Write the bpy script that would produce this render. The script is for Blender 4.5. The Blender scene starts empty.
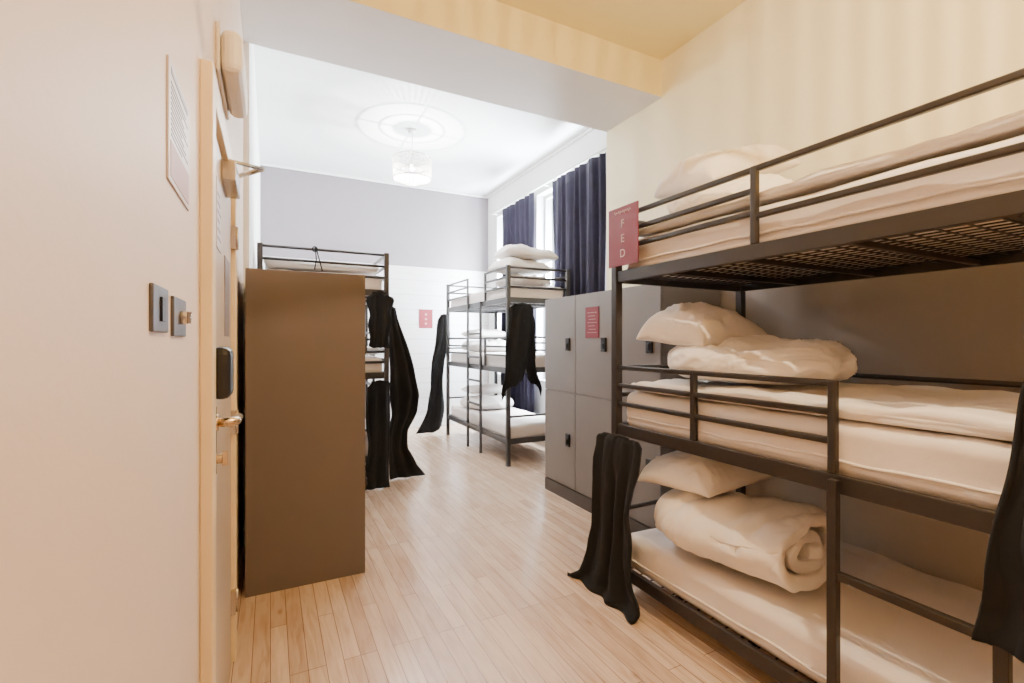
import bpy, bmesh, math, random
from mathutils import Vector, Matrix, noise
random.seed(7)
C = bpy.context.scene.collection
sin, cos, pi = math.sin, math.cos, math.pi

# ---------------------------------------------------------------- materials
def new_mat(name):
    m = bpy.data.materials.new(name); m.use_nodes = True
    nt = m.node_tree; b = nt.nodes['Principled BSDF']
    return m, nt, b
def mat(name, col, rough=0.6, metal=0.0, var=0.06, nscale=6.0, bump=0.0, bscale=30.0, emit=None, es=0, sheen=0.0):
    m, nt, b = new_mat(name)
    tc = nt.nodes.new('ShaderNodeTexCoord')
    n = nt.nodes.new('ShaderNodeTexNoise'); n.inputs['Scale'].default_value = nscale; n.inputs['Detail'].default_value = 4
    nt.links.new(tc.outputs['Object'], n.inputs['Vector'])
    r = nt.nodes.new('ShaderNodeValToRGB')
    r.color_ramp.elements[0].position = 0.3; r.color_ramp.elements[1].position = 0.7
    r.color_ramp.elements[0].color = [max(0, c*(1-var)) for c in col]+[1]
    r.color_ramp.elements[1].color = [min(1, c*(1+var)) for c in col]+[1]
    nt.links.new(n.outputs['Fac'], r.inputs['Fac']); nt.links.new(r.outputs['Color'], b.inputs['Base Color'])
    b.inputs['Roughness'].default_value = rough; b.inputs['Metallic'].default_value = metal
    if sheen: b.inputs['Sheen Weight'].default_value = sheen
    if bump:
        n2 = nt.nodes.new('ShaderNodeTexNoise'); n2.inputs['Scale'].default_value = bscale; n2.inputs['Detail'].default_value = 5
        nt.links.new(tc.outputs['Object'], n2.inputs['Vector'])
        bp = nt.nodes.new('ShaderNodeBump'); bp.inputs['Strength'].default_value = bump; bp.inputs['Distance'].default_value = 0.02
        nt.links.new(n2.outputs['Fac'], bp.inputs['Height']); nt.links.new(bp.outputs['Normal'], b.inputs['Normal'])
    if emit:
        b.inputs['Emission Color'].default_value = list(emit)+[1]; b.inputs['Emission Strength'].default_value = es
    return m

M_wall_l = mat('paint_left', (0.76,0.61,0.50), 0.5, var=0.015, bump=0.04, bscale=60)
M_white = mat('paint_white', (0.90,0.90,0.89), 0.6, var=0.01)
M_ceilnear = mat('paint_cream_ceiling', (0.88,0.75,0.36), 0.6, var=0.01)
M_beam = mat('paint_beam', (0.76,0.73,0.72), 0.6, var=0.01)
M_trim = mat('trim_white', (0.84,0.84,0.82), 0.4, var=0.01)
M_cream = mat('door_frame_cream', (0.80,0.63,0.38), 0.4, var=0.02)
M_door = mat('door_paint', (0.60,0.49,0.39), 0.35, var=0.02)
M_brown = mat('laminate_brown', (0.128,0.099,0.084), 0.6, var=0.02)
M_grey = mat('laminate_grey', (0.185,0.165,0.155), 0.45, var=0.03)
M_greydk = mat('laminate_plinth', (0.07,0.058,0.053), 0.5, var=0.03)
M_metal = mat('bunk_metal', (0.030,0.024,0.021), 0.4, 0.2, var=0.05)
M_metal2 = mat('bunk_metal_grey', (0.050,0.047,0.047), 0.4, 0.2, var=0.05)
M_linen = mat('linen', (0.88,0.83,0.79), 0.85, var=0.015, nscale=3, bump=0.6, bscale=9)
M_matt = mat('mattress_cloth', (0.86,0.79,0.745), 0.85, var=0.015, nscale=3, bump=0.5, bscale=5)
M_black = mat('black_cloth', (0.004,0.004,0.0045), 1.0, var=0.2, bump=0.1, bscale=30)
M_navy = mat('navy_velvet', (0.008,0.006,0.019), 0.95, var=0.3)
M_red = mat('sign_red', (0.18,0.008,0.018), 0.5, var=0.02)
M_ink = mat('sign_white', (0.72,0.58,0.58), 0.5, var=0.01)
M_paper = mat('paper', (0.60,0.53,0.53), 0.4, var=0.02)
M_pink = mat('paper_pink', (0.42,0.20,0.18), 0.5, var=0.05)
M_inkgrey = mat('paper_grey', (0.22,0.19,0.21), 0.5, var=0.1)
M_chrome = mat('chrome', (0.60,0.55,0.50), 0.22, 1.0, var=0.02)
M_brass = mat('brass_handle', (0.62,0.47,0.30), 0.25, 1.0, var=0.02)
M_plate = mat('switch_plate', (0.11,0.105,0.11), 0.35, 0.6, var=0.03)
M_plast = mat('black_plastic', (0.008,0.008,0.010), 0.35, var=0.05)
M_plw = mat('white_plastic', (0.78,0.70,0.60), 0.4, var=0.01)
M_bulb = mat('bulb_glow', (1,0.95,0.85), 0.5, var=0, emit=(1,0.93,0.82), es=4)

def glass_mat(name, col, alpha_mix):
    m, nt, b = new_mat(name)
    b.inputs['Base Color'].default_value = list(col)+[1]; b.inputs['Roughness'].default_value = 0.15
    tr = nt.nodes.new('ShaderNodeBsdfTransparent'); mx = nt.nodes.new('ShaderNodeMixShader')
    mx.inputs[0].default_value = alpha_mix
    out = nt.nodes['Material Output']
    nt.links.new(tr.outputs[0], mx.inputs[1]); nt.links.new(b.outputs[0], mx.inputs[2]); nt.links.new(mx.outputs[0], out.inputs['Surface'])
    return m
M_glass = glass_mat('window_glass', (0.9,0.95,1.0), 0.08)
M_bead = glass_mat('shade_beads', (0.95,0.90,0.82), 0.30)
M_bead2 = glass_mat('shade_beads_clear', (0.95,0.92,0.88), 0.50)

def dado_mat(name, up, lo, zb, skirt, zs):
    m, nt, b = new_mat(name)
    tc = nt.nodes.new('ShaderNodeTexCoord'); sp = nt.nodes.new('ShaderNodeSeparateXYZ')
    nt.links.new(tc.outputs['Object'], sp.inputs[0])
    g = nt.nodes.new('ShaderNodeMath'); g.operation = 'GREATER_THAN'; g.inputs[1].default_value = zb
    nt.links.new(sp.outputs['Z'], g.inputs[0])
    g2 = nt.nodes.new('ShaderNodeMath'); g2.operation = 'GREATER_THAN'; g2.inputs[1].default_value = zs
    nt.links.new(sp.outputs['Z'], g2.inputs[0])
    m0 = nt.nodes.new('ShaderNodeMix'); m0.data_type = 'RGBA'
    m0.inputs[6].default_value = list(skirt)+[1]; m0.inputs[7].default_value = list(lo)+[1]
    nt.links.new(g2.outputs[0], m0.inputs[0])
    mx = nt.nodes.new('ShaderNodeMix'); mx.data_type = 'RGBA'
    mx.inputs[7].default_value = list(up)+[1]
    nt.links.new(m0.outputs[2], mx.inputs[6])
    nt.links.new(g.outputs[0], mx.inputs[0]); nt.links.new(mx.outputs[2], b.inputs['Base Color'])
    b.inputs['Roughness'].default_value = 0.6
    return m
M_wall_r = dado_mat('paint_right_bands', (0.89,0.81,0.54), (0.31,0.262,0.23), 1.86, (0.60,0.51,0.42), 0.90)
M_wall_b = mat('paint_mauve_grey', (0.225,0.197,0.215), 0.6, var=0.02)

def boards_mat(name, a, b_, gap, width, row, rough, rotz, bumpd=0.3, grain=.8, mortar=.0016):
    m, nt, b = new_mat(name)
    tc = nt.nodes.new('ShaderNodeTexCoord')
    mp = nt.nodes.new('ShaderNodeMapping'); mp.inputs['Rotation'].default_value = rotz
    nt.links.new(tc.outputs['Object'], mp.inputs[0])
    br = nt.nodes.new('ShaderNodeTexBrick')
    br.inputs['Scale'].default_value = 1; br.inputs['Brick Width'].default_value = width; br.inputs['Row Height'].default_value = row
    br.inputs['Mortar Size'].default_value = mortar; br.inputs['Mortar Smooth'].default_value = 0.4; br.inputs['Bias'].default_value = -.1
    br.offset = 0.37; br.offset_frequency = 3
    br.inputs['Color1'].default_value = list(a)+[1]; br.inputs['Color2'].default_value = list(b_)+[1]; br.inputs['Mortar'].default_value = list(gap)+[1]
    nt.links.new(mp.outputs[0], br.inputs['Vector'])
    mp2 = nt.nodes.new('ShaderNodeMapping'); mp2.inputs['Scale'].default_value = (1.6, 14, 14)
    nt.links.new(mp.outputs[0], mp2.inputs[0])
    n = nt.nodes.new('ShaderNodeTexNoise'); n.inputs['Scale'].default_value = 2.0; n.inputs['Detail'].default_value = 8; n.inputs['Distortion'].default_value = 1.2
    nt.links.new(mp2.outputs[0], n.inputs['Vector'])
    r = nt.nodes.new('ShaderNodeValToRGB'); r.color_ramp.elements[0].position = 0.25; r.color_ramp.elements[1].position = 0.58
    r.color_ramp.elements[0].color = (0.64,0.54,0.45,1); r.color_ramp.elements[1].color = (1,1,1,1)
    nt.links.new(n.outputs['Fac'], r.inputs['Fac'])
    mx = nt.nodes.new('ShaderNodeMix'); mx.data_type = 'RGBA'; mx.blend_type = 'MULTIPLY'; mx.inputs[0].default_value = grain
    nt.links.new(br.outputs['Color'], mx.inputs[6]); nt.links.new(r.outputs['Color'], mx.inputs[7])
    n3 = nt.nodes.new('ShaderNodeTexNoise'); n3.inputs['Scale'].default_value = 1.6; n3.inputs['Detail'].default_value = 5
    nt.links.new(tc.outputs['Object'], n3.inputs['Vector'])
    r3 = nt.nodes.new('ShaderNodeValToRGB'); r3.color_ramp.elements[0].position = 0.35; r3.color_ramp.elements[1].position = 0.65
    r3.color_ramp.elements[0].color = (0.88,0.85,0.82,1); r3.color_ramp.elements[1].color = (1,1,1,1)
    nt.links.new(n3.outputs['Fac'], r3.inputs['Fac'])
    mx3 = nt.nodes.new('ShaderNodeMix'); mx3.data_type = 'RGBA'; mx3.blend_type = 'MULTIPLY'; mx3.inputs[0].default_value = grain
    nt.links.new(mx.outputs[2], mx3.inputs[6]); nt.links.new(r3.outputs['Color'], mx3.inputs[7])
    last = mx3
    if grain > .5:   # knots
        vo = nt.nodes.new('ShaderNodeTexVoronoi'); vo.inputs['Scale'].default_value = 1.0
        mp4 = nt.nodes.new('ShaderNodeMapping'); mp4.inputs['Scale'].default_value = (2.2, 5.5, 1)
        nt.links.new(mp.outputs[0], mp4.inputs[0]); nt.links.new(mp4.outputs[0], vo.inputs['Vector'])
        r4 = nt.nodes.new('ShaderNodeValToRGB'); r4.color_ramp.elements[0].position = 0.02; r4.color_ramp.elements[1].position = 0.09
        r4.color_ramp.elements[0].color = (0.45,0.32,0.24,1); r4.color_ramp.elements[1].color = (1,1,1,1)
        nt.links.new(vo.outputs['Distance'], r4.inputs['Fac'])
        mx4 = nt.nodes.new('ShaderNodeMix'); mx4.data_type = 'RGBA'; mx4.blend_type = 'MULTIPLY'; mx4.inputs[0].default_value = .6
        nt.links.new(mx3.outputs[2], mx4.inputs[6]); nt.links.new(r4.outputs['Color'], mx4.inputs[7]); last = mx4
    nt.links.new(last.outputs[2], b.inputs['Base Color'])
    b.inputs['Roughness'].default_value = rough
    bp = nt.nodes.new('ShaderNodeBump'); bp.inputs['Strength'].default_value = bumpd; bp.inputs['Distance'].default_value = 0.003; bp.invert = True
    nt.links.new(br.outputs['Fac'], bp.inputs['Height']); nt.links.new(bp.outputs['Normal'], b.inputs['Normal'])
    return m
M_floor = boards_mat('maple_boards', (0.77,0.585,0.43), (0.58,0.405,0.28), (0.20,0.11,0.065), 1.1, 0.072, 0.24, (0,0,pi/2), mortar=.0018)
M_shiplap = boards_mat('white_boards', (0.74,0.73,0.74), (0.73,0.72,0.73), (0.40,0.38,0.39), 200.0, 0.24, 0.5, (pi/2,0,0), grain=.30, mortar=.0035, bumpd=.2)

# ---------------------------------------------------------------- mesh helpers
def obj_from_bm(bm, name, m, parent=None, smooth=False, bevel=0, loc=None):
    bmesh.ops.recalc_face_normals(bm, faces=bm.faces[:])
    me = bpy.data.meshes.new(name); bm.to_mesh(me); bm.free()
    if isinstance(m, (list,tuple)):
        for x in m: me.materials.append(x)
    elif m: me.materials.append(m)
    if smooth:
        for p in me.polygons: p.use_smooth = True
    o = bpy.data.objects.new(name, me); C.objects.link(o)
    if loc is not None:
        me.transform(Matrix.Translation(-Vector(loc))); o.location = loc
    if parent:
        o.parent = parent; o.matrix_parent_inverse = Matrix.Translation(-parent.location)
    if bevel:
        md = o.modifiers.new('bevel', 'BEVEL'); md.width = bevel; md.segments = 3; md.limit_method = 'ANGLE'
    return o
def bx(bm, x0,x1,y0,y1,z0,z1, mi=0):
    vs = [bm.verts.new((x,y,z)) for x in (x0,x1) for y in (y0,y1) for z in (z0,z1)]
    for f in ((0,1,3,2),(4,6,7,5),(0,4,5,1),(2,3,7,6),(0,2,6,4),(1,5,7,3)):
        fc = bm.faces.new([vs[i] for i in f]); fc.material_index = mi
def tube(bm, pts, r, seg=8, closed=False, mi=0):
    pts = [Vector(p) for p in pts]; n = len(pts); rings = []
    up = None
    for i,p in enumerate(pts):
        if closed: t = (pts[(i+1)%n]-pts[i-1]).normalized()
        elif i == 0: t = (pts[1]-p).normalized()
        elif i == n-1: t = (p-pts[-2]).normalized()
        else: t = ((pts[i+1]-p).normalized()+(p-pts[i-1]).normalized()).normalized()
        if up is None:
            up = Vector((0,0,1)) if abs(t.z) < 0.9 else Vector((1,0,0))
        a = t.cross(up)
        if a.length < 1e-4: a = t.cross(Vector((0.3,1,0.2)))
        a.normalize(); b = a.cross(t).normalized(); up = b
        rings.append([bm.verts.new(p + r*(cos(2*pi*k/seg)*a + sin(2*pi*k/seg)*b)) for k in range(seg)])
    for i in range(n if closed else n-1):
        A, B = rings[i], rings[(i+1)%n]
        for k in range(seg):
            f = bm.faces.new([A[k],A[(k+1)%seg],B[(k+1)%seg],B[k]]); f.material_index = mi; f.smooth = True
    if not closed:
        bm.faces.new(rings[0]).material_index = mi; bm.faces.new(rings[-1][::-1]).material_index = mi
def lathe(bm, prof, cx, cy, seg=32, mi=0):
    rings = [[bm.verts.new((cx+r*cos(2*pi*k/seg), cy+r*sin(2*pi*k/seg), z)) for k in range(seg)] for r,z in prof]
    for A,B in zip(rings, rings[1:]):
        for k in range(seg):
            f = bm.faces.new([A[k],A[(k+1)%seg],B[(k+1)%seg],B[k]]); f.smooth = True; f.material_index = mi
def empty(name, loc):
    e = bpy.data.objects.new(name, None); e.location = loc; e.empty_display_size = 0.1; C.objects.link(e)
    return e
def tag(o, label, cat, group=None):
    o['label'] = label; o['category'] = cat
    if group: o['group'] = group
    return o
def struct(o, label=None, cat=None):
    o['kind'] = 'structure'
    if label: o['label'] = label
    if cat: o['category'] = cat
    return o
def sbox(name, m, dims, label, cat, bevel=0):
    bm = bmesh.new(); 
    for d in (dims if isinstance(dims[0], (tuple,list)) else [dims]): bx(bm, *d)
    return struct(obj_from_bm(bm, name, m, bevel=bevel), label, cat)

# ---------------------------------------------------------------- room shell
WL = -0.165; WR = 2.92; WF = 3.42; YB = 7.67; YN = -1.6; ZN = 3.75; ZF = 3.95; B0, B1, BZ = 2.98, 3.72, 3.44
sbox('floor', M_floor, (WL-.1, WF+.3, YN-.1, YB+.1, -0.1, 0), 'pale maple strip floorboards with a satin sheen', 'floor')
sbox('ceiling', M_ceilnear, [(WL-.1, WR+.1, YN-.1, B1-.2, ZN, 4.1)], 'cream painted ceiling above the entrance area', 'ceiling')
sbox('ceiling.001', M_white, [(WL-.1, WF+.1, B1-.2, YB+.1, ZF, 4.1)], 'high white plaster ceiling with rose', 'ceiling')
bm = bmesh.new(); bx(bm, WL, WR, B0, B1, BZ, ZF)
bm.faces.ensure_lookup_table()
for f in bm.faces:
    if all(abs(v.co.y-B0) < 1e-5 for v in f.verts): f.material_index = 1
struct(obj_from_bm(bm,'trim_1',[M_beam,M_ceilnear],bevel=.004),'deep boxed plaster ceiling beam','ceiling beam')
sbox('wall_left', M_wall_l, (WL-.1, WL, YN, B1, 0, 4.0), 'warm beige painted wall beside the door', 'wall')
sbox('wall_left.001', M_white, (WL-.1, WL+.035, B1, YB, 0, 4.0), 'white painted wall of the bunk area', 'wall')
sbox('wall_right', M_wall_r, (WR, WF+.1, YN, B1, 0, 4.0), 'cream wall with taupe lower section', 'wall')
sbox('wall_near', M_wall_l, (WL-.1, WF+.1, YN-.1, YN, 0, 4.0), 'beige painted end wall', 'wall')
sbox('wall_back', M_wall_b, (WL-.1, WF+.1, YB, YB+.1, 0, 4.0), 'mauve grey painted end wall', 'wall')
sbox('wall_back.001', M_shiplap, (WL+.035, WF, YB-.025, YB, 0.0, 2.62), 'white horizontal board cladding on the end wall', 'wall panelling')
W1 = (4.4, 5.95); W2 = (6.3, 7.3); ZS, ZH = 0.85, 3.5
sbox('wall_right.001', M_white, [(WF,WF+.25,B1,W1[0],0,4),(WF,WF+.25,W1[1],W2[0],0,4),(WF,WF+.25,W2[1],YB,0,4),
     (WF,WF+.25,W1[0],W1[1],0,ZS),(WF,WF+.25,W2[0],W2[1],0,ZS),(WF,WF+.25,W1[0],W1[1],ZH,4),(WF,WF+.25,W2[0],W2[1],ZH,4)],
     'white window wall with two tall openings', 'wall')
for i,(a,b) in enumerate((W1,W2)):
    bm = bmesh.new(); t = .05; X0,X1 = WF+.12, WF+.17
    bx(bm,X0,X1,a,a+t,ZS,ZH); bx(bm,X0,X1,b-t,b,ZS,ZH); bx(bm,X0,X1,a+t,b-t,ZS,ZS+t); bx(bm,X0,X1,a+t,b-t,ZH-t,ZH)
    bx(bm,X0,X1,a+t,b-t,2.15,2.20); bx(bm,X0+.01,X1-.01,(a+b)/2-.012,(a+b)/2+.012,ZS+t,2.15); bx(bm,X0+.01,X1-.01,(a+b)/2-.012,(a+b)/2+.012,2.20,ZH-t)
    w = struct(obj_from_bm(bm, 'window_%d'%(i+1), M_trim), 'tall white sash window behind dark curtains', 'window')
    bm = bmesh.new(); bx(bm,X0+.023,X0+.027,a+t,b-t,ZS+t,ZH-t)
    g = obj_from_bm(bm, 'window_glass', M_glass, w)
sbox('baseboard_back', M_trim, (WL+.035, WF, YB-.045, YB-.025, 0, 0.18), 'white skirting board', 'baseboard', .004)
sbox('baseboard_left', M_trim, [(WL, WL+.018, YN, 1.40, 0, 0.14)], 'white skirting board', 'baseboard', .003)
sbox('baseboard_right', M_trim, (WR-.018, WR, YN, B1, 0, 0.14), 'white skirting board', 'baseboard', .003)
bm = bmesh.new()
bx(bm, WL+.035, WF, YB-.03, YB, ZF-.04, ZF)
struct(obj_from_bm(bm,'trim_2',M_white,bevel=.012), 'moulded white plaster cornice', 'cornice')
bm = bmesh.new()
bx(bm, WF-.03, WF, B1, YB-.03, ZF-.04, ZF)
struct(obj_from_bm(bm,'trim_3',M_white,bevel=.012), 'moulded white plaster cornice', 'cornice')
RX, RY = 1.52, 5.65
bm = bmesh.new()
lathe(bm, [(.60,ZF),(.56,ZF-.0008),(.54,ZF-.0009),(.50,ZF-.0005),(.36,ZF-.0005),(.33,ZF-.0010),(.30,ZF-.0011),(.27,ZF-.0007),(.2,ZF-.0007),(.16,ZF-.0012),(.1,ZF-.0016),(.001,ZF-.0016)], RX, RY, 48)
struct(obj_from_bm(bm,'trim_4',M_white), 'round moulded plaster ceiling rose', 'ceiling rose')

# ---------------------------------------------------------------- door
DY0, DY1, DZ = 1.56, 2.40, 2.05
bm = bmesh.new(); bx(bm, WL, WL+.012, DY0, DY1, 0.008, DZ)
door = struct(obj_from_bm(bm,'door_1',M_door,bevel=.002), 'off-white flush bedroom door with steel furniture', 'door')
bm = bmesh.new()
bx(bm, WL, WL+.03, DY0-.085, DY0-.003, 0, DZ+.09); bx(bm, WL, WL+.03, DY1+.003, DY1+.10, 0, DZ+.09); bx(bm, WL, WL+.03, DY0-.003, DY1+.003, DZ+.004, DZ+.09)
struct(obj_from_bm(bm,'trim_5',M_cream,bevel=.004), 'cream painted door architrave', 'door frame')
bm = bmesh.new(); xk = WL+.012
bx(bm, xk, xk+.012, DY0+.025, DY0+.085, 1.01, 1.21)
obj_from_bm(bm,'handle_plate',M_brass,door,bevel=.003)
bm = bmesh.new(); tube(bm,[(xk+.010,DY0+.055,1.165),(xk+.018,DY0+.055,1.165)],.024,14); tube(bm,[(xk+.010,DY0+.055,1.165),(xk+.052,DY0+.055,1.165),(xk+.062,DY0+.068,1.165),(xk+.062,DY0+.18,1.16)],.0135,12)
obj_from_bm(bm,'door_handle',M_brass,door)['label'] = 'polished brass lever handle'
bm = bmesh.new(); tube(bm,[(xk+.008,DY0+.055,1.06),(xk+.028,DY0+.055,1.06)],.014,12); bx(bm,xk+.028,xk+.042,DY0+.051,DY0+.059,1.04,1.08)
obj_from_bm(bm,'thumb_turn',M_brass,door,bevel=.001)
bm = bmesh.new(); bx(bm, xk, xk+.055, DY0+.002, DY0+.11, 1.235, 1.385)
obj_from_bm(bm,'key_card_lock',M_plast,door,bevel=.022)['label'] = 'black rounded key card reader lock'
bm = bmesh.new(); bx(bm, xk, xk+.045, 1.93, 2.18, 1.965, 2.035)
obj_from_bm(bm,'door_closer',M_chrome,door,bevel=.004)
bm = bmesh.new(); tube(bm,[(xk+.02,2.0,2.035),(xk+.02,2.0,2.055),(xk+.125,2.06,2.06)],.009,6); tube(bm,[(xk+.125,2.06,2.06),(xk+.03,2.28,2.085)],.009,6)
obj_from_bm(bm,'closer_arm',M_chrome,door)
for z in (0.22,1.0,1.8):
    bm = bmesh.new(); tube(bm,[(xk+.022,DY1+.0,z),(xk+.022,DY1,z+.1)],.006,8); bx(bm,xk,xk+.019,DY1-.028,DY1+.0,z,z+.1)
    obj_from_bm(bm,'hinge',M_chrome,door)
bm = bmesh.new(); bx(bm, xk, xk+.003, 1.75, 1.90, 1.70, 1.92)
n = obj_from_bm(bm,'notice_card',M_paper,door); bm = bmesh.new()
for k in range(6): bx(bm, xk+.003, xk+.0035, 1.77, 1.88-(k%3)*.02, 1.73+k*.028, 1.738+k*.028)
obj_from_bm(bm,'printed_lines',M_inkgrey,n)
bm = bmesh.new(); bx(bm, xk, xk+.003, 2.06, 2.27, 1.42, 1.72)
obj_from_bm(bm,'notice_card',M_inkgrey,door)['label'] = 'dark printed door notice'
bm = bmesh.new(); bx(bm, WL, WL+.012, 1.88, 2.30, 2.32, 2.48)
e = obj_from_bm(bm,'emergency_light',M_plw,bevel=.004); tag(e,'white rounded emergency light box fixed above the door','emergency light')
bm = bmesh.new(); bx(bm, WL+.012, WL+.08, 1.885, 2.295, 2.325, 2.475)
obj_from_bm(bm,'diffuser',M_plw,e,bevel=.028)
bm = bmesh.new(); bx(bm, WL, WL+.004, 1.03, 1.27, 1.69, 1.91)
p = obj_from_bm(bm,'fire_notice',M_paper,bevel=.001); tag(p,'small pale printed notice with pink panel on beige wall','notice')
bm = bmesh.new(); bx(bm, WL+.004, WL+.0048, 1.045, 1.255, 1.70, 1.765)
obj_from_bm(bm,'pink_panel',M_pink,p)
bm = bmesh.new()
for k in range(11): bx(bm, WL+.004, WL+.0048, 1.05, 1.17+.024*((k*7)%4), 1.775+k*.0095, 1.7785+k*.0095)
bx(bm, WL+.004, WL+.0048, 1.05, 1.24, 1.888, 1.90)
obj_from_bm(bm,'printed_lines',M_inkgrey,p)
def switch(y0,y1,z0,z1,knob,label):
    bm = bmesh.new(); bx(bm, WL, WL+.006, y0,y1,z0,z1)
    s = obj_from_bm(bm,'light_switch',M_plate,bevel=.002); tag(s,label,'light switch')
    bm = bmesh.new(); ym,zm = (y0+y1)/2,(z0+z1)/2
    if knob: tube(bm,[(WL+.006,ym,zm),(WL+.018,ym,zm)],.013,16); bx(bm,WL+.018,WL+.024,ym-.004,ym+.004,zm-.012,zm+.012)
    else: bx(bm,WL+.006,WL+.010,ym-.014,ym+.014,zm-.02,zm+.02)
    obj_from_bm(bm,'dimmer_knob' if knob else 'rocker',M_chrome if knob else M_plast,s,bevel=.001)
switch(.895,1.015,1.415,1.49,False,'dark metal light switch plate on beige wall')
switch(1.07,1.21,1.41,1.485,True,'dark metal switch plate with small round knob')

# ---------------------------------------------------------------- lockers
def locker(x0,x1,y0,y1,z1,front,M,label='',group='',endpanel=False):
    r = empty('locker', ((x0+x1)/2,(y0+y1)/2,0)); tag(r,label,'locker',group)
    bm = bmesh.new(); fx = x1 if front>0 else x0
    xa,xb = (x0,x1-.02) if front>0 else (x0+.02,x1)
    ye = y0+(.019 if endpanel else .001)
    bx(bm,xa,xb,ye,y1-.001,.11,z1)
    obj_from_bm(bm,'body',M,r)
    bm = bmesh.new()
    if front>0: bx(bm,xa,xb-.03,ye,y1-.001,0,.11)
    else: bx(bm,xa-.02,xb,ye,y1-.001,0,.11)
    obj_from_bm(bm,'plinth',M_greydk if front<0 else M,r)
    if endpanel:
        bm = bmesh.new(); bx(bm,x0,x1,y0,y0+.018,0,z1+.002); obj_from_bm(bm,'end_panel',M,r,bevel=.001)
    zmid = .95
    for (za,zb) in ((.125,zmid-.003),(zmid+.003,z1-.004)):
        bm = bmesh.new()
        if front>0: bx(bm,fx-.02,fx,ye+.003,y1-.004,za,zb)
        else: bx(bm,fx,fx+.02,ye+.003,y1-.004,za,zb)
        d = obj_from_bm(bm,'door',M,r,bevel=.0015)
        hz = (za+zb)/2; yy = y0+.10
        bm = bmesh.new(); s = 1 if front>0 else -1
        a,b = sorted((fx, fx+s*.018)); bx(bm,a,b,yy-.028,yy+.028,hz-.055,hz+.055)
        a,b = sorted((fx+s*.018, fx+s*.028)); bx(bm,a,b,yy-.012,yy+.012,hz-.035,hz+.01)
        h = obj_from_bm(bm,'latch',M_plast,d,bevel=.003)
    return r
LY = [2.39,2.893,3.396,3.90]
for a,b in zip(LY,LY[1:]):
    locker(2.33,2.90,a,b,1.80,-1,M_grey,label='grey two-door locker unit against cream wall',group='row of grey lockers')
LY = [2.975,3.475,3.975,4.475]
for k,(a,b) in enumerate(zip(LY,LY[1:])):
    locker(WL+.042,.512,a,b,1.80,1,M_brown,label='brown laminate locker unit beside the door',group='row of brown lockers',endpanel=(k==0))

# ---------------------------------------------------------------- signs
def text_mesh(s, size, name, m, parent, mw):
    cu = bpy.data.curves.new(name,'FONT'); cu.body = s; cu.size = size; cu.align_x='CENTER'; cu.align_y='CENTER'; cu.extrude=.0006
    o = bpy.data.objects.new('tmp',cu); C.objects.link(o)
    dg = bpy.context.evaluated_depsgraph_get(); me = bpy.data.meshes.new_from_object(o.evaluated_get(dg))
    bpy.data.objects.remove(o); me.transform(mw); me.materials.clear(); me.materials.append(m)
    t = bpy.data.objects.new(name,me); C.objects.link(t); t.parent = parent; t.matrix_parent_inverse = Matrix.Translation(-parent.location)
    return t
def face_negx(x,y,z): return Matrix.Translation((x,y,z)) @ Matrix(((0,0,-1,0),(-1,0,0,0),(0,1,0,0),(0,0,0,1)))
bm = bmesh.new(); bx(bm,1.694,1.700,1.90,2.14,1.81,2.13)
sg = obj_from_bm(bm,'bed_sign',M_red,bevel=.002); tag(sg,'red bunk sign with white letters F E D on the post','sign')
for s,z in (('F',2.035),('E',1.955),('D',1.875)):
    text_mesh(s,.062,'lettering',M_ink,sg,face_negx(1.693,2.02,z))
bm = bmesh.new(); tube(bm,[(1.6932,2.09-.0035*k,2.101+.007*sin(k*1.25)*(1+.5*sin(k*.6))) for k in range(40)],.0014,5)
obj_from_bm(bm,'small_script',M_ink,sg)
bm = bmesh.new(); bx(bm,2.324,2.3298,3.06,3.24,1.43,1.68)
sg = obj_from_bm(bm,'locker_notice',M_red,bevel=.001); tag(sg,'small red printed notice stuck on a grey locker door','sign')
bm = bmesh.new()
for k in range(7): bx(bm,2.323,2.324,3.085+.012*(k%3),3.215-.012*((k*5)%3),1.47+k*.027,1.475+k*.027)
obj_from_bm(bm,'printed_lines',M_pink,sg)
bm = bmesh.new(); bx(bm,2.17,2.40,YB-.032,YB-.0255,1.62,1.93)
sg = obj_from_bm(bm,'wall_notice',M_red,bevel=.001); tag(sg,'small red notice on the white board cladding','sign')
for k in range(3):
    bm = bmesh.new(); bx(bm,2.268,2.302,YB-.033,YB-.032,1.68+k*.075,1.71+k*.075)
    obj_from_bm(bm,'small_print',M_pink,sg)

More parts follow.
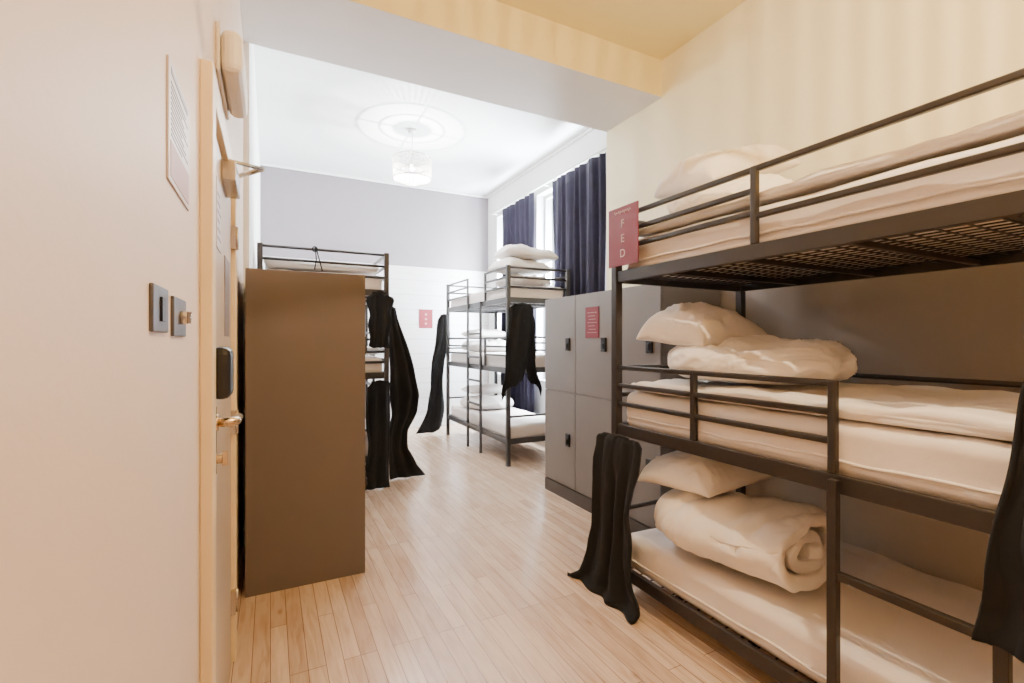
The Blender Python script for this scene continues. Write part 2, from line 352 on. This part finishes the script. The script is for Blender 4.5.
# ---------------------------------------------------------------- bunks
def bunk(x0,x1,y0,y1,levels,top,front,guards,ladder,M,label,endrails,ps=.045):
    r = empty('bunk_bed',((x0+x1)/2,(y0+y1)/2,0)); tag(r,label,'bunk bed')
    for px in (x0,x1-ps):
        for py in (y0,y1-ps):
            bm = bmesh.new(); bx(bm,px,px+ps,py,py+ps,0.012,top); bx(bm,px-.004,px+ps+.004,py-.004,py+ps+.004,0,.012)
            obj_from_bm(bm,'post',M,r,bevel=.004)
    fx = x0+ps/2 if front<0 else x1-ps/2
    h = .062
    for z in levels:
        bm = bmesh.new()
        bx(bm,x0+.008,x0+.036,y0+ps,y1-ps,z,z+h); bx(bm,x1-.036,x1-.008,y0+ps,y1-ps,z,z+h)
        bx(bm,x0+ps,x1-ps,y0+.008,y0+.036,z,z+h); bx(bm,x0+ps,x1-ps,y1-.036,y1-.008,z,z+h)
        for k in range(1,5):
            yy = y0+(y1-y0)*k/5; bx(bm,x0+.036,x1-.036,yy-.012,yy+.012,z+.004,z+.026)
        obj_from_bm(bm,'bed_frame',M,r,bevel=.003)
        bm = bmesh.new()
        n = int((y1-y0)/.075)
        for k in range(1,n): 
            yy = y0+(y1-y0)*k/n; bx(bm,x0+.037,x1-.037,yy-.0025,yy+.0025,z+.030,z+.035)
        n = int((x1-x0)/.055)
        for k in range(1,n):
            xx = x0+(x1-x0)*k/n; bx(bm,xx-.0025,xx+.0025,y0+.037,y1-.037,z+.035,z+.040)
        obj_from_bm(bm,'mesh_base',M,r)
    for yy in (y0+ps/2,y1-ps/2):
        for z in endrails:
            bm = bmesh.new(); tube(bm,[(x0+ps,yy,z),(x1-ps,yy,z)],.013,8); obj_from_bm(bm,'end_rail',M,r)
    bx_ = x1-ps/2 if front<0 else x0+ps/2
    for z in levels[1:]:
        for dz in (.20,.34):
            bm = bmesh.new(); tube(bm,[(bx_,y0+ps,z+dz),(bx_,y1-ps,z+dz)],.013,8); obj_from_bm(bm,'back_rail',M,r)
    for (zl,ya,yb,zs,ups) in guards:
        bm = bmesh.new(); zt = max(zs)
        for z in zs: bx(bm,fx-.012,fx+.012,ya,yb,z-.012,z+.012)
        for u in ups: bx(bm,fx-.014,fx+.014,u-.014,u+.014,zl+h,zt+.012)
        obj_from_bm(bm,'guard_rail',M,r,bevel=.006)
    if ladder:
        ya,yb,zt,rungs = ladder
        bm = bmesh.new(); s = -1 if front<0 else 1
        lx = fx + s*.034
        for y in (ya,yb): bx(bm,lx-.014,lx+.014,y-.016,y+.016,0,zt)
        for z in rungs: bx(bm,lx-.012,lx+.012,ya+.016,yb-.016,z-.014,z+.014)
        obj_from_bm(bm,'ladder',M,r,bevel=.003)
    return r
NX0,NX1,NY0,NY1 = 1.72,2.80,.13,2.15
NL = [.10,.88,1.73]
bunk(NX0,NX1,NY0,NY1,NL,2.11,-1,
     [(1.73,NY0+.045,NY1-.045,[2.095],[1.27]),(1.73,1.27,NY1-.045,[2.01,1.92],[]),(1.73,NY0+.045,1.27,[1.905],[]),
      (.88,.97,NY1-.045,[1.255,1.155,1.055],[1.58,.97]),(.88,NY0+.045,.42,[1.255,1.155],[.41])],
     (.53,.95,.93,[.22,.61]), M_metal,'dark metal triple bunk bed with safety rails',[.45,1.10,1.25,1.95,2.09])
FL = [.24,1.04,1.84]
B2 = (2.36,3.20,4.77,6.85)
bunk(*B2,FL,2.26,-1,
     [(1.84,6.0,6.80,[2.24,2.13,2.02],[6.02]),(1.84,4.82,5.45,[2.24,2.13,2.02],[5.43]),
      (1.04,6.0,6.80,[1.44,1.34,1.24],[6.02]),(1.04,4.82,5.45,[1.44,1.34,1.24],[5.43])],
     (5.5,5.93,1.9,[.3,.6,.9,1.2,1.5]), M_metal2,'grey metal triple bunk bed under the window',[.55,1.3,1.45,2.02,2.13,2.24])
B3 = (WL+.06,1.03,4.67,6.70)
bunk(*B3,FL,2.26,1,
     [(1.84,4.72,5.5,[2.24,2.13,2.02],[5.49]),(1.04,4.72,5.5,[1.42,1.32,1.22],[5.49]),(1.84,6.0,6.65,[2.24,2.13,2.02],[6.01])],
     (5.52,5.96,1.9,[.3,.6,.9,1.2,1.5]), M_metal,'dark metal triple bunk bed behind brown lockers',[.55,1.2,1.3,1.42,2.02,2.13,2.24])

# ---------------------------------------------------------------- soft goods
def rbox(name,x0,x1,y0,y1,z0,z1,r,m,seed=0,amp=.006,freq=3,cuts=44,topamp=None,flatbottom=True,wr=2.6):
    c = Vector(((x0+x1)/2,(y0+y1)/2,(z0+z1)/2)); h = Vector(((x1-x0)/2,(y1-y0)/2,(z1-z0)/2))
    bm = bmesh.new(); bmesh.ops.create_cube(bm,size=2)
    bmesh.ops.subdivide_edges(bm,edges=bm.edges[:],cuts=cuts,use_grid_fill=True)
    sd = Vector((seed*3.1,seed*1.7,seed*5.3)); R = min(r,h.z*.98)
    for v in bm.verts:
        p = Vector([math.copysign(sin(pi/2*abs(q))*hh,q) if abs(q)<.999 else math.copysign(hh,q) for q,hh in zip(v.co,h)])
        inner = Vector([max(-hh+R,min(hh-R,q)) for q,hh in zip(p,h)])
        d = p-inner
        if d.length > 1e-6: d = d.normalized(); p = inner+d*R
        w = c+p
        nz = noise.noise(w*freq+sd)+.5*noise.noise(w*freq*2.6+sd*2)
        wv = w+Vector((noise.noise(w*2+sd),noise.noise(w*2-sd),0))*.15
        nz -= wr*max(0,.16-abs(noise.noise(Vector((wv.x*freq*1.4,wv.y*freq*.7,wv.z*freq+seed)))))*2
        a = (topamp if topamp is not None and p.z>0 else amp)
        if not (flatbottom and p.z < -h.z*.6): p = p + (d.normalized() if d.length>0 else Vector((0,0,1)))*nz*a
        elif p.z < -h.z*.6: p.z=max(p.z,-h.z)
        v.co = p
    for v in bm.verts: v.co += c
    return obj_from_bm(bm,name,m,smooth=True,loc=(c.x,c.y,z0))
def crease(q,seed):
    w = q + Vector((noise.noise(q*3+Vector((seed,0,0))),noise.noise(q*3+Vector((0,seed,5))),noise.noise(q*3+Vector((9,0,seed)))))*.18
    s = 0; a = 1; f = 4.5
    for o in range(4):
        s += a*((1-2*abs(noise.noise(w*f+Vector((seed*1.3,o*7.1,seed)))))-.6)
        a *= .55; f *= 1.9
    return s
def pillow(name,c,L,W,T,rot,seed,m=M_linen,tilt=0,N=60,tiltx=0,droop=0.0,cr=.024):
    bm = bmesh.new(); g = {}
    sd = Vector((seed*2.3,seed*4.1,seed*.7))
    for s in (1,-1):
        for i in range(N+1):
            for j in range(N+1):
                if s==-1 and (i in (0,N) or j in (0,N)): g[s,i,j]=g[1,i,j]; continue
                u = sin(pi/2*(2*i/N-1)); v = sin(pi/2*(2*j/N-1))
                t = ((1-abs(u)**3.2)*(1-abs(v)**3.2))**.42
                rr = 1-.07*(abs(u)*abs(v))**2
                pin = (1-.05*(1-v*v)*abs(u)**3)*rr; pin2 = (1-.05*(1-u*u)*abs(v)**3)*rr
                x = L/2*u*pin; y = W/2*v*pin2
                q = Vector((x,y,s*.1))
                lump = noise.noise(q*4+sd)*.22*T*t
                z = s*T/2*t*(1 if s>0 else .8)
                if s>0: z += lump + cr*crease(q,seed)*min(1,t*1.4)
                z += .022*noise.noise(Vector((x,y,0))*5+sd)*(1-t) - droop*(u*u*u*u+v*v*v*v)*.5
                g[s,i,j] = bm.verts.new((x,y,z))
    for s in (1,-1):
        for i in range(N):
            for j in range(N):
                f = [g[s,i,j],g[s,i+1,j],g[s,i+1,j+1],g[s,i,j+1]]
                bm.faces.new(f if s>0 else f[::-1])
    bm.transform(Matrix.Translation(c)@Matrix.Rotation(rot,4,'Z')@Matrix.Rotation(tilt,4,'Y')@Matrix.Rotation(tiltx,4,'X'))
    return obj_from_bm(bm,name,m,smooth=True,loc=(c[0],c[1],c[2]-T*.37))
def lump(name,x,y,z0,a,b,h,rot,seed,cr=.035,m=M_linen,bumps=()):
    bm = bmesh.new(); bmesh.ops.create_icosphere(bm,subdivisions=6,radius=1)
    for v in bm.verts:
        n = v.co.copy()
        e = 2.7
        k = (abs(n.x)**e+abs(n.y)**e)**(1/e) if (abs(n.x)+abs(n.y))>1e-6 else 0
        rxy = math.hypot(n.x,n.y)
        sc = (rxy/k) if k>1e-6 else 1
        p = Vector((n.x*sc*a, n.y*sc*b, math.copysign(abs(n.z)**.75,n.z)*h/2))
        if p.z < 0: p.z = max(p.z, -h/2*.85)
        out = Vector((n.x/a,n.y/b,n.z/(h/2))).normalized()
        low = max(0,min(1,(p.z+h*.42)/(h*.25)))
        for (dx,dy,rr,hh) in bumps:
            dd = ((p.x-dx)**2+(p.y-dy)**2)/(rr*rr)
            if p.z>0: p.z += hh*math.exp(-dd)
        p += out*(cr*crease(p*.9,seed)+.045*noise.noise(p*3+Vector((seed,seed,0))))*low
        v.co = p
    mz = min(v.co.z for v in bm.verts)
    bm.transform(Matrix.Translation((x,y,z0-mz))@Matrix.Rotation(rot,4,'Z'))
    return obj_from_bm(bm,name,m,smooth=True,loc=(x,y,z0))
def duvet_roll(name,c,a,b,L,rot,seed,turns=2.2,th=.05,m=M_linen,soft=1.0):
    bm = bmesh.new(); NT=170; NL=54; sd=Vector((seed*1.9,seed*3.3,seed*.9)); rows=[]
    for j in range(NL+1):
        v = 2*j/NL-1; row=[]
        for i in range(NT+1):
            t = i/NT; ang = -pi*.5 + t*turns*2*pi
            k = .14+.86*t
            sc = 1-.12*abs(v)**3
            yy = v*L/2*(1+.24*noise.noise(Vector((t*7,seed,0))))
            yy *= (1-.06*(1-t))
            x = a*k*cos(ang)*sc; z = b*k*sin(ang)*(1-.18*abs(v)**3)
            p = Vector((x,yy,z))
            d = Vector((cos(ang),0,sin(ang)))
            nz = noise.noise(p*4+sd)*.028*soft + .017*soft*crease(p,seed)*(.3+.7*t)
            nz += .011*soft*sin(yy*34+5*noise.noise(p*5+sd))*max(0,sin(ang)+.3)*.6
            if z < -b*.6: nz = min(nz,.0)*.1
            p += d*nz*(.4+.6*k)
            p.x += .03*soft*noise.noise(Vector((yy*5,seed,1)))*k
            if p.z > 0: p.z += .035*soft*noise.noise(Vector((yy*4,p.x*4,seed+4)))*k
            row.append(bm.verts.new(p))
        rows.append(row)
    for A,B in zip(rows,rows[1:]):
        for i in range(NT): bm.faces.new([A[i],A[i+1],B[i+1],B[i]])
    bm.transform(Matrix.Translation((c[0],c[1],c[2]))@Matrix.Rotation(rot,4,'Z'))
    o = obj_from_bm(bm,name,m,smooth=True,loc=(c[0],c[1],c[2]-b))
    s = o.modifiers.new('thick','SOLIDIFY'); s.thickness=th; s.offset=0
    sb = o.modifiers.new('sub','SUBSURF'); sb.levels=1; sb.render_levels=1
    return o
# near bunk
for k,z in enumerate(NL):
    mt = rbox('mattress',NX0+.045,NX1-.05,NY0+.05,NY1-.05,z+.041,z+.041+(.19,.20,.19)[k],.05,M_matt,seed=k,amp=.010,freq=2.6,wr=2.6)
    tag(mt,'white sheeted mattress on dark metal bunk','mattress','mattresses of the dark bunk')
    bm = bmesh.new(); x_=NX0+.041
    tube(bm,[(x_+.006*noise.noise(Vector((q*.4,k,0))),NY0+.10+q*(NY1-NY0-.2)/40,z+.041+.065+.012*noise.noise(Vector((q*.25,k,3)))) for q in range(41)],.006,6)
    obj_from_bm(bm,'piping',M_matt,mt)
d = rbox('duvet',NX0+.05,NX1-.06,NY0+.07,2.06,NL[1]+.248,NL[1]+.248+.060,.030,M_linen,seed=4,amp=.014,freq=4,topamp=.018,wr=3.4)
tag(d,'white duvet spread flat over the middle bunk mattress','duvet')
zb = NL[1]+.248+.076
d = lump('duvet',2.20,1.58,zb,.38,.41,.22,.12,22,cr=.027,bumps=((.20,-.18,.16,.02),)); tag(d,'softly bunched white duvet on the middle bunk','duvet')
p = pillow('pillow',(2.15,1.86,zb+.22+.04),.68,.46,.24,.10,5,tiltx=.10,tilt=.03,droop=.08,cr=.020); tag(p,'plump white pillow on top of bunched duvet','pillow')
zb = NL[0]+.240
d = duvet_roll('duvet',(2.03,1.55,zb+.175),.32,.145,.66,.10,12,turns=2.1,th=.055,soft=1.35); tag(d,'thick loosely rolled white duvet on the lowest bunk','duvet')
p = pillow('pillow',(2.06,1.78,zb+.175+.145+.075),.64,.46,.18,.1,9,droop=.06,tiltx=-.05,cr=.02); tag(p,'white pillow resting on rolled duvet','pillow')
d = rbox('duvet',NX0+.05,NX1-.07,NY0+.07,2.04,NL[2]+.245,NL[2]+.245+.04,.02,M_linen,seed=9,amp=.008,freq=4,topamp=.012)
tag(d,'white duvet spread flat on the top bunk','duvet')
d = lump('pillow',2.20,1.70,NL[2]+.295,.36,.30,.17,.1,13,cr=.024); tag(d,'crumpled white pillow lying under a propped pillow','pillow')
p = pillow('pillow',(2.26,1.84,NL[2]+.295+.17+.15),.68,.48,.22,-.1,11,tilt=-.26,tiltx=.06,droop=.05); tag(p,'white pillow propped at the head of the top bunk','pillow')
# far bunks
for (x0,x1,y0,y1),gl,nm in ((B2,'mattresses of the grey bunk','grey'),(B3,'mattresses of the bunk behind lockers','dark')):
    for k,z in enumerate(FL):
        mt = rbox('mattress',x0+.045,x1-.045,y0+.05,y1-.05,z+.041,z+.041+.17,.05,M_matt,seed=k+10,amp=.008,freq=3,cuts=20)
        tag(mt,'white sheeted mattress on %s metal bunk'%nm,'mattress',gl)
zt = FL[2]+.222
d = lump('duvet',2.78,5.18,zt,.33,.30,.14,.05,41); tag(d,'bunched white duvet on the top bunk under pillows','duvet')
for k,(dx,rot) in enumerate(((-.02,.1),(.04,-.12))):
    p = pillow('pillow',(2.74+dx,5.12,zt+.14+.09+k*.165),.72,.52,.17,rot,20+k,N=30,droop=.03,tilt=(.0,.06)[k]); tag(p,'white pillow in a stack on the top bunk','pillow','pillow stack on the grey bunk')
for k,z in enumerate(FL[:2]):
    d = lump('duvet',2.76,6.25,z+.218,.33,.36,.17,.05,30+k,cr=.02); tag(d,'bunched white duvet on grey bunk','duvet','bunched duvets of the grey bunk')
    p = pillow('pillow',(2.76,6.32,z+.215+.17+.08),.60,.44,.14,.05,33+k,N=22,cr=.014); tag(p,'white pillow on bunched duvet of grey bunk','pillow','pillows on bunched duvets')
for k,z in enumerate(FL):
    d = rbox('duvet',B3[0]+.06,B3[1]-.07,B3[2]+.08,B3[2]+1.3,z+.232,z+.232+.08,.04,M_linen,seed=40+k,amp=.01,freq=4,cuts=20,topamp=.02)
    tag(d,'white duvet spread on the dark bunk','duvet','duvets of the bunk behind lockers')

# ---------------------------------------------------------------- black cloth: a folded hanging sheet
def cloth(name,pts,label,axis,seed=0,NU=80,NV=64,fold=.03,nf=2.0,ragged=.05,parent=None,thick=.012,corners=(0,0)):
    bm=bmesh.new(); rows=[]
    def samp(g):
        t=g*(len(pts)-1); i=min(int(t),len(pts)-2); f=t-i
        return [pts[i][k]*(1-f)+pts[i+1][k]*f for k in range(4)]
    for j in range(NV+1):
        g=j/NV; q=samp(g); row=[]
        for k in range(NU+1):
            u=2*k/NU-1
            ed=ragged*noise.noise(Vector((g*4,seed,math.copysign(3,u))))*1.5
            s=u*(q[3]+ed*abs(u))
            ph=u*nf*pi+seed+1.5*noise.noise(Vector((u*1.0,g*1.3,seed+2)))+.8*g
            amp=fold*min(1,.15+2.2*g)*(1+.7*noise.noise(Vector((u*1.4,g*1.5,seed+7))))
            off=amp*sin(ph)+.006*(1-2*abs(noise.noise(Vector((u*2.2+g*3.4,g*4.6-u*1.5,seed+3)))))
            off+=.012*noise.noise(Vector((u*1.5,g*3.0,seed+5)))
            z=q[0]+(corners[0]*max(0,-u)**2+corners[1]*max(0,u)**2)*g**4 + .02*noise.noise(Vector((u*1.5,seed,1)))*g**4
            X,Y=(q[1]+s,q[2]+off) if axis=='x' else (q[1]+off,q[2]+s)
            row.append(bm.verts.new((X,Y,max(z,.012))))
        rows.append(row)
    for A,B in zip(rows,rows[1:]):
        for k in range(NU): bm.faces.new([A[k],A[k+1],B[k+1],B[k]])
    if parent: o=obj_from_bm(bm,name,M_black,parent,smooth=True)
    else: o=obj_from_bm(bm,name,M_black,smooth=True,loc=(pts[-1][1],pts[-1][2],min(p[0] for p in pts)))
    s=o.modifiers.new('t','SOLIDIFY'); s.thickness=thick; s.offset=0
    if not parent:
        z,cx,cy,hw=pts[0]
        bm=bmesh.new()
        ends=((cx-hw*.5,cy,z),(cx+hw*.5,cy,z)) if axis=='x' else ((cx,cy-hw*.5,z),(cx,cy+hw*.5,z))
        tube(bm,[ends[0],((ends[0][0]+ends[1][0])/2,(ends[0][1]+ends[1][1])/2,z+.008),ends[1]],.008,6)
        obj_from_bm(bm,'tie_band',M_black,o)
        tag(o,label,'curtain')
    return o
cloth('bunk_curtain',[(.885,1.674,2.02,.14),(.86,1.670,2.025,.17),(.74,1.66,2.04,.18),(.62,1.655,2.045,.165),(.48,1.65,2.06,.155),(.34,1.65,2.06,.165),(.22,1.645,2.07,.18),(.12,1.64,2.08,.21),(.05,1.63,2.09,.25),(.0,1.60,2.11,.28)],
      'black fabric bunk curtain slumped on the floor by the post','y',seed=1,fold=.013,nf=3.0,thick=.022,ragged=.035)
cloth('bunk_curtain',[(1.37,1.665,.41,.045),(1.20,1.66,.42,.07),(.95,1.655,.425,.10),(.75,1.65,.435,.115),(.62,1.65,.445,.125)],
      'black fabric bunk curtain hanging over the guard rail','y',seed=2,fold=.012,nf=2.4,ragged=.01,thick=.014)
cloth('bunk_curtain',[(1.87,.93,4.62,.06),(1.82,.93,4.615,.10),(1.6,.93,4.61,.11),(1.34,.92,4.605,.095)],'black fabric hanging from the top bunk end by lockers','x',seed=3,fold=.012,nf=2.4,ragged=.03)
cloth('bunk_curtain',[(1.02,.93,4.62,.08),(.96,.92,4.61,.105),(.6,.91,4.60,.11),(.3,.91,4.59,.10),(.0,.90,4.58,.12)],'black fabric hanging from the middle bunk end to the floor','x',seed=7,fold=.012,nf=2.4,ragged=.03)
cloth('bunk_curtain',[(1.74,1.09,4.80,.03),(1.62,1.10,4.80,.055),(1.40,1.14,4.81,.09),(1.15,1.19,4.82,.125),(.85,1.23,4.83,.15),(.66,1.21,4.83,.12),(.5,1.16,4.84,.095),(.3,1.15,4.84,.095),(.12,1.20,4.84,.13),(.0,1.26,4.84,.18)],
      'black fabric curtain bunched over the bunk side','x',seed=4,fold=.016,nf=2.4,ragged=.04,thick=.014)
o=cloth('bunk_curtain',[(1.82,2.52,4.715,.10),(1.77,2.50,4.705,.15),(1.62,2.48,4.69,.17),(1.35,2.45,4.68,.15),(1.05,2.41,4.67,.135),(.90,2.38,4.67,.14)],
      'black fabric curtain with loose strips hanging from the grey bunk end','x',seed=5,fold=.012,nf=2.4,ragged=.03,corners=(-.14,.12))
cloth('hanging_strip',[(1.76,2.57,4.70,.05),(1.5,2.61,4.69,.06),(1.2,2.61,4.68,.055),(.98,2.64,4.67,.08),(.92,2.65,4.67,.09)],'','x',seed=8,fold=.012,nf=1.0,ragged=.02,parent=o,corners=(.08,-.14))
cloth('bunk_curtain',[(1.81,2.36,6.93,.06),(1.74,2.35,6.93,.09),(1.5,2.33,6.94,.11),(1.1,2.27,6.95,.10),(.7,2.27,6.96,.10),(.35,2.22,6.97,.14),(.02,2.14,6.98,.20)],
      'black fabric curtain hanging beside grey bunk and cladding','x',seed=6,fold=.014,nf=2.2,ragged=.04,corners=(0,.08))
bm=bmesh.new(); yk=4.655
tube(bm,[(.36,yk-.012,2.26),(.37,yk-.014,2.14),(.355,yk-.014,2.05)],.006,6); tube(bm,[(.365,yk-.012,2.26),(.40,yk-.02,2.12),(.42,yk-.02,2.04)],.006,6); tube(bm,[(.36+.02*cos(a*pi/6),yk+.02,2.24+.024*sin(a*pi/6)) for a in range(12)],.006,6,closed=True)
o=obj_from_bm(bm,'cord',M_black); tag(o,'black cord tied round the bunk end rail','cord')

# ---------------------------------------------------------------- window curtains
def wcurtain(y0,y1,seed):
    bm=bmesh.new(); NY=200; NZ=20; rows=[]
    for j in range(NZ+1):
        g=j/NZ; z=3.50-g*3.40; row=[]
        for i in range(NY+1):
            t=i/NY; y=y0+(y1-y0)*t
            a=.024+.018*g
            x=3.30+a*sin(t*(y1-y0)*2*pi/.15+seed+4.0*noise.noise(Vector((t*4,g*.6,seed))))*(.6+.6*abs(noise.noise(Vector((t*9,seed,g)))*2))+.03*noise.noise(Vector((t*6,g*2,seed)))
            row.append(bm.verts.new((x,y+.03*noise.noise(Vector((t*5,g*3,seed))),z)))
        rows.append(row)
    for A,B in zip(rows,rows[1:]):
        for i in range(NY): bm.faces.new([A[i],A[i+1],B[i+1],B[i]])
    o=obj_from_bm(bm,'window_curtain',M_navy,smooth=True,loc=(3.30,(y0+y1)/2,.1))
    s=o.modifiers.new('t','SOLIDIFY'); s.thickness=.004
    tag(o,'dark navy velvet curtain with deep pleats at the window','curtain','navy window curtains')
    return o
wcurtain(4.22,5.34,0); wcurtain(5.84,6.85,2)
bm=bmesh.new(); tube(bm,[(3.31,4.1,3.535),(3.31,7.3,3.535)],.014,10)
for y in (4.15,5.6,7.25): tube(bm,[(3.31,y,3.535),(WF,y,3.535)],.008,6)
o=obj_from_bm(bm,'curtain_rod',M_trim); tag(o,'white metal curtain rod across the windows','curtain rod')

# ---------------------------------------------------------------- pendants
def pendant(x,y,zc,ztop,zbot,R,energy,col,label,rad=.05,rods=56,rr_=.0055,bead=None):
    r=empty('pendant_lamp',(x,y,zbot)); tag(r,label,'ceiling lamp')
    bm=bmesh.new(); lathe(bm,[(.001,zc-.001),(.055,zc-.001),(.05,zc-.03),(.02,zc-.045),(.001,zc-.045)],x,y,24); obj_from_bm(bm,'canopy',M_trim,r)
    bm=bmesh.new(); tube(bm,[(x,y,zc-.045),(x,y,ztop+.0)],.005,8); obj_from_bm(bm,'cord',M_trim,r)
    bm=bmesh.new()
    for z,rr in ((ztop,R),(zbot,R),(ztop,R*.6),(ztop-.13,R*.6)):
        tube(bm,[(x+rr*cos(2*pi*k/40),y+rr*sin(2*pi*k/40),z) for k in range(40)],.005,6,closed=True)
    for k in range(4):
        a=pi/2*k; tube(bm,[(x,y,ztop),(x+R*cos(a),y+R*sin(a),ztop)],.004,6)
    obj_from_bm(bm,'shade_frame',M_chrome,r)
    bm=bmesh.new()
    for k in range(rods):
        a=2*pi*k/rods; tube(bm,[(x+R*cos(a),y+R*sin(a),ztop-.004),(x+R*cos(a),y+R*sin(a),zbot+.004)],rr_,5)
    o=obj_from_bm(bm,'lamp_shade',bead,r); o['label']='drum shade of hanging clear glass rods'
    bm=bmesh.new(); tube(bm,[(x,y,ztop),(x,y,ztop-.07)],.018,12); obj_from_bm(bm,'lamp_holder',M_trim,r)
    bm=bmesh.new(); bmesh.ops.create_uvsphere(bm,u_segments=20,v_segments=12,radius=.035,matrix=Matrix.Translation((x,y,ztop-.105)))
    b=obj_from_bm(bm,'bulb',M_bulb,r,smooth=True)
    ld=bpy.data.lights.new('bulb_light','POINT'); ld.energy=energy; ld.color=col; ld.shadow_soft_size=rad
    lo=bpy.data.objects.new('bulb_light',ld); lo.location=(x,y,ztop-.19); C.objects.link(lo)
pendant(RX,RY,ZF-.002,3.60,3.35,.225,150,(1,.95,.90),'drum pendant lamp of glass rods under the ceiling rose',rad=.006,rr_=.0045,rods=84,bead=M_bead2)
pendant(1.25,.35,ZN,3.42,3.12,.20,182,(1,.765,.49),'drum pendant lamp of glass rods above the entrance',rad=.005,rods=84,rr_=.0042,bead=M_bead)

# ---------------------------------------------------------------- daylight
for a,b in (W1,W2):
    ld=bpy.data.lights.new('window_daylight','AREA'); ld.shape='RECTANGLE'; ld.size=b-a; ld.size_y=ZH-ZS; ld.energy=2700; ld.color=(.82,.91,1)
    lo=bpy.data.objects.new('window_daylight',ld); lo.location=(WF+.35,(a+b)/2,(ZS+ZH)/2)
    lo.rotation_euler=Vector((-1,0,0)).to_track_quat('-Z','Z').to_euler(); C.objects.link(lo)
w=bpy.data.worlds.new('World'); bpy.context.scene.world=w; w.use_nodes=True
w.node_tree.nodes['Background'].inputs[0].default_value=(.85,.92,1,1); w.node_tree.nodes['Background'].inputs[1].default_value=3.0

# ---------------------------------------------------------------- camera
cd=bpy.data.cameras.new('camera'); cd.sensor_width=36; cd.lens=476/1024*36; cd.clip_start=.02
co=bpy.data.objects.new('camera',cd); co.location=(0,0,1.4); co.rotation_euler=(pi/2,0,-math.radians(26.9)); C.objects.link(co)
bpy.context.scene.camera=co
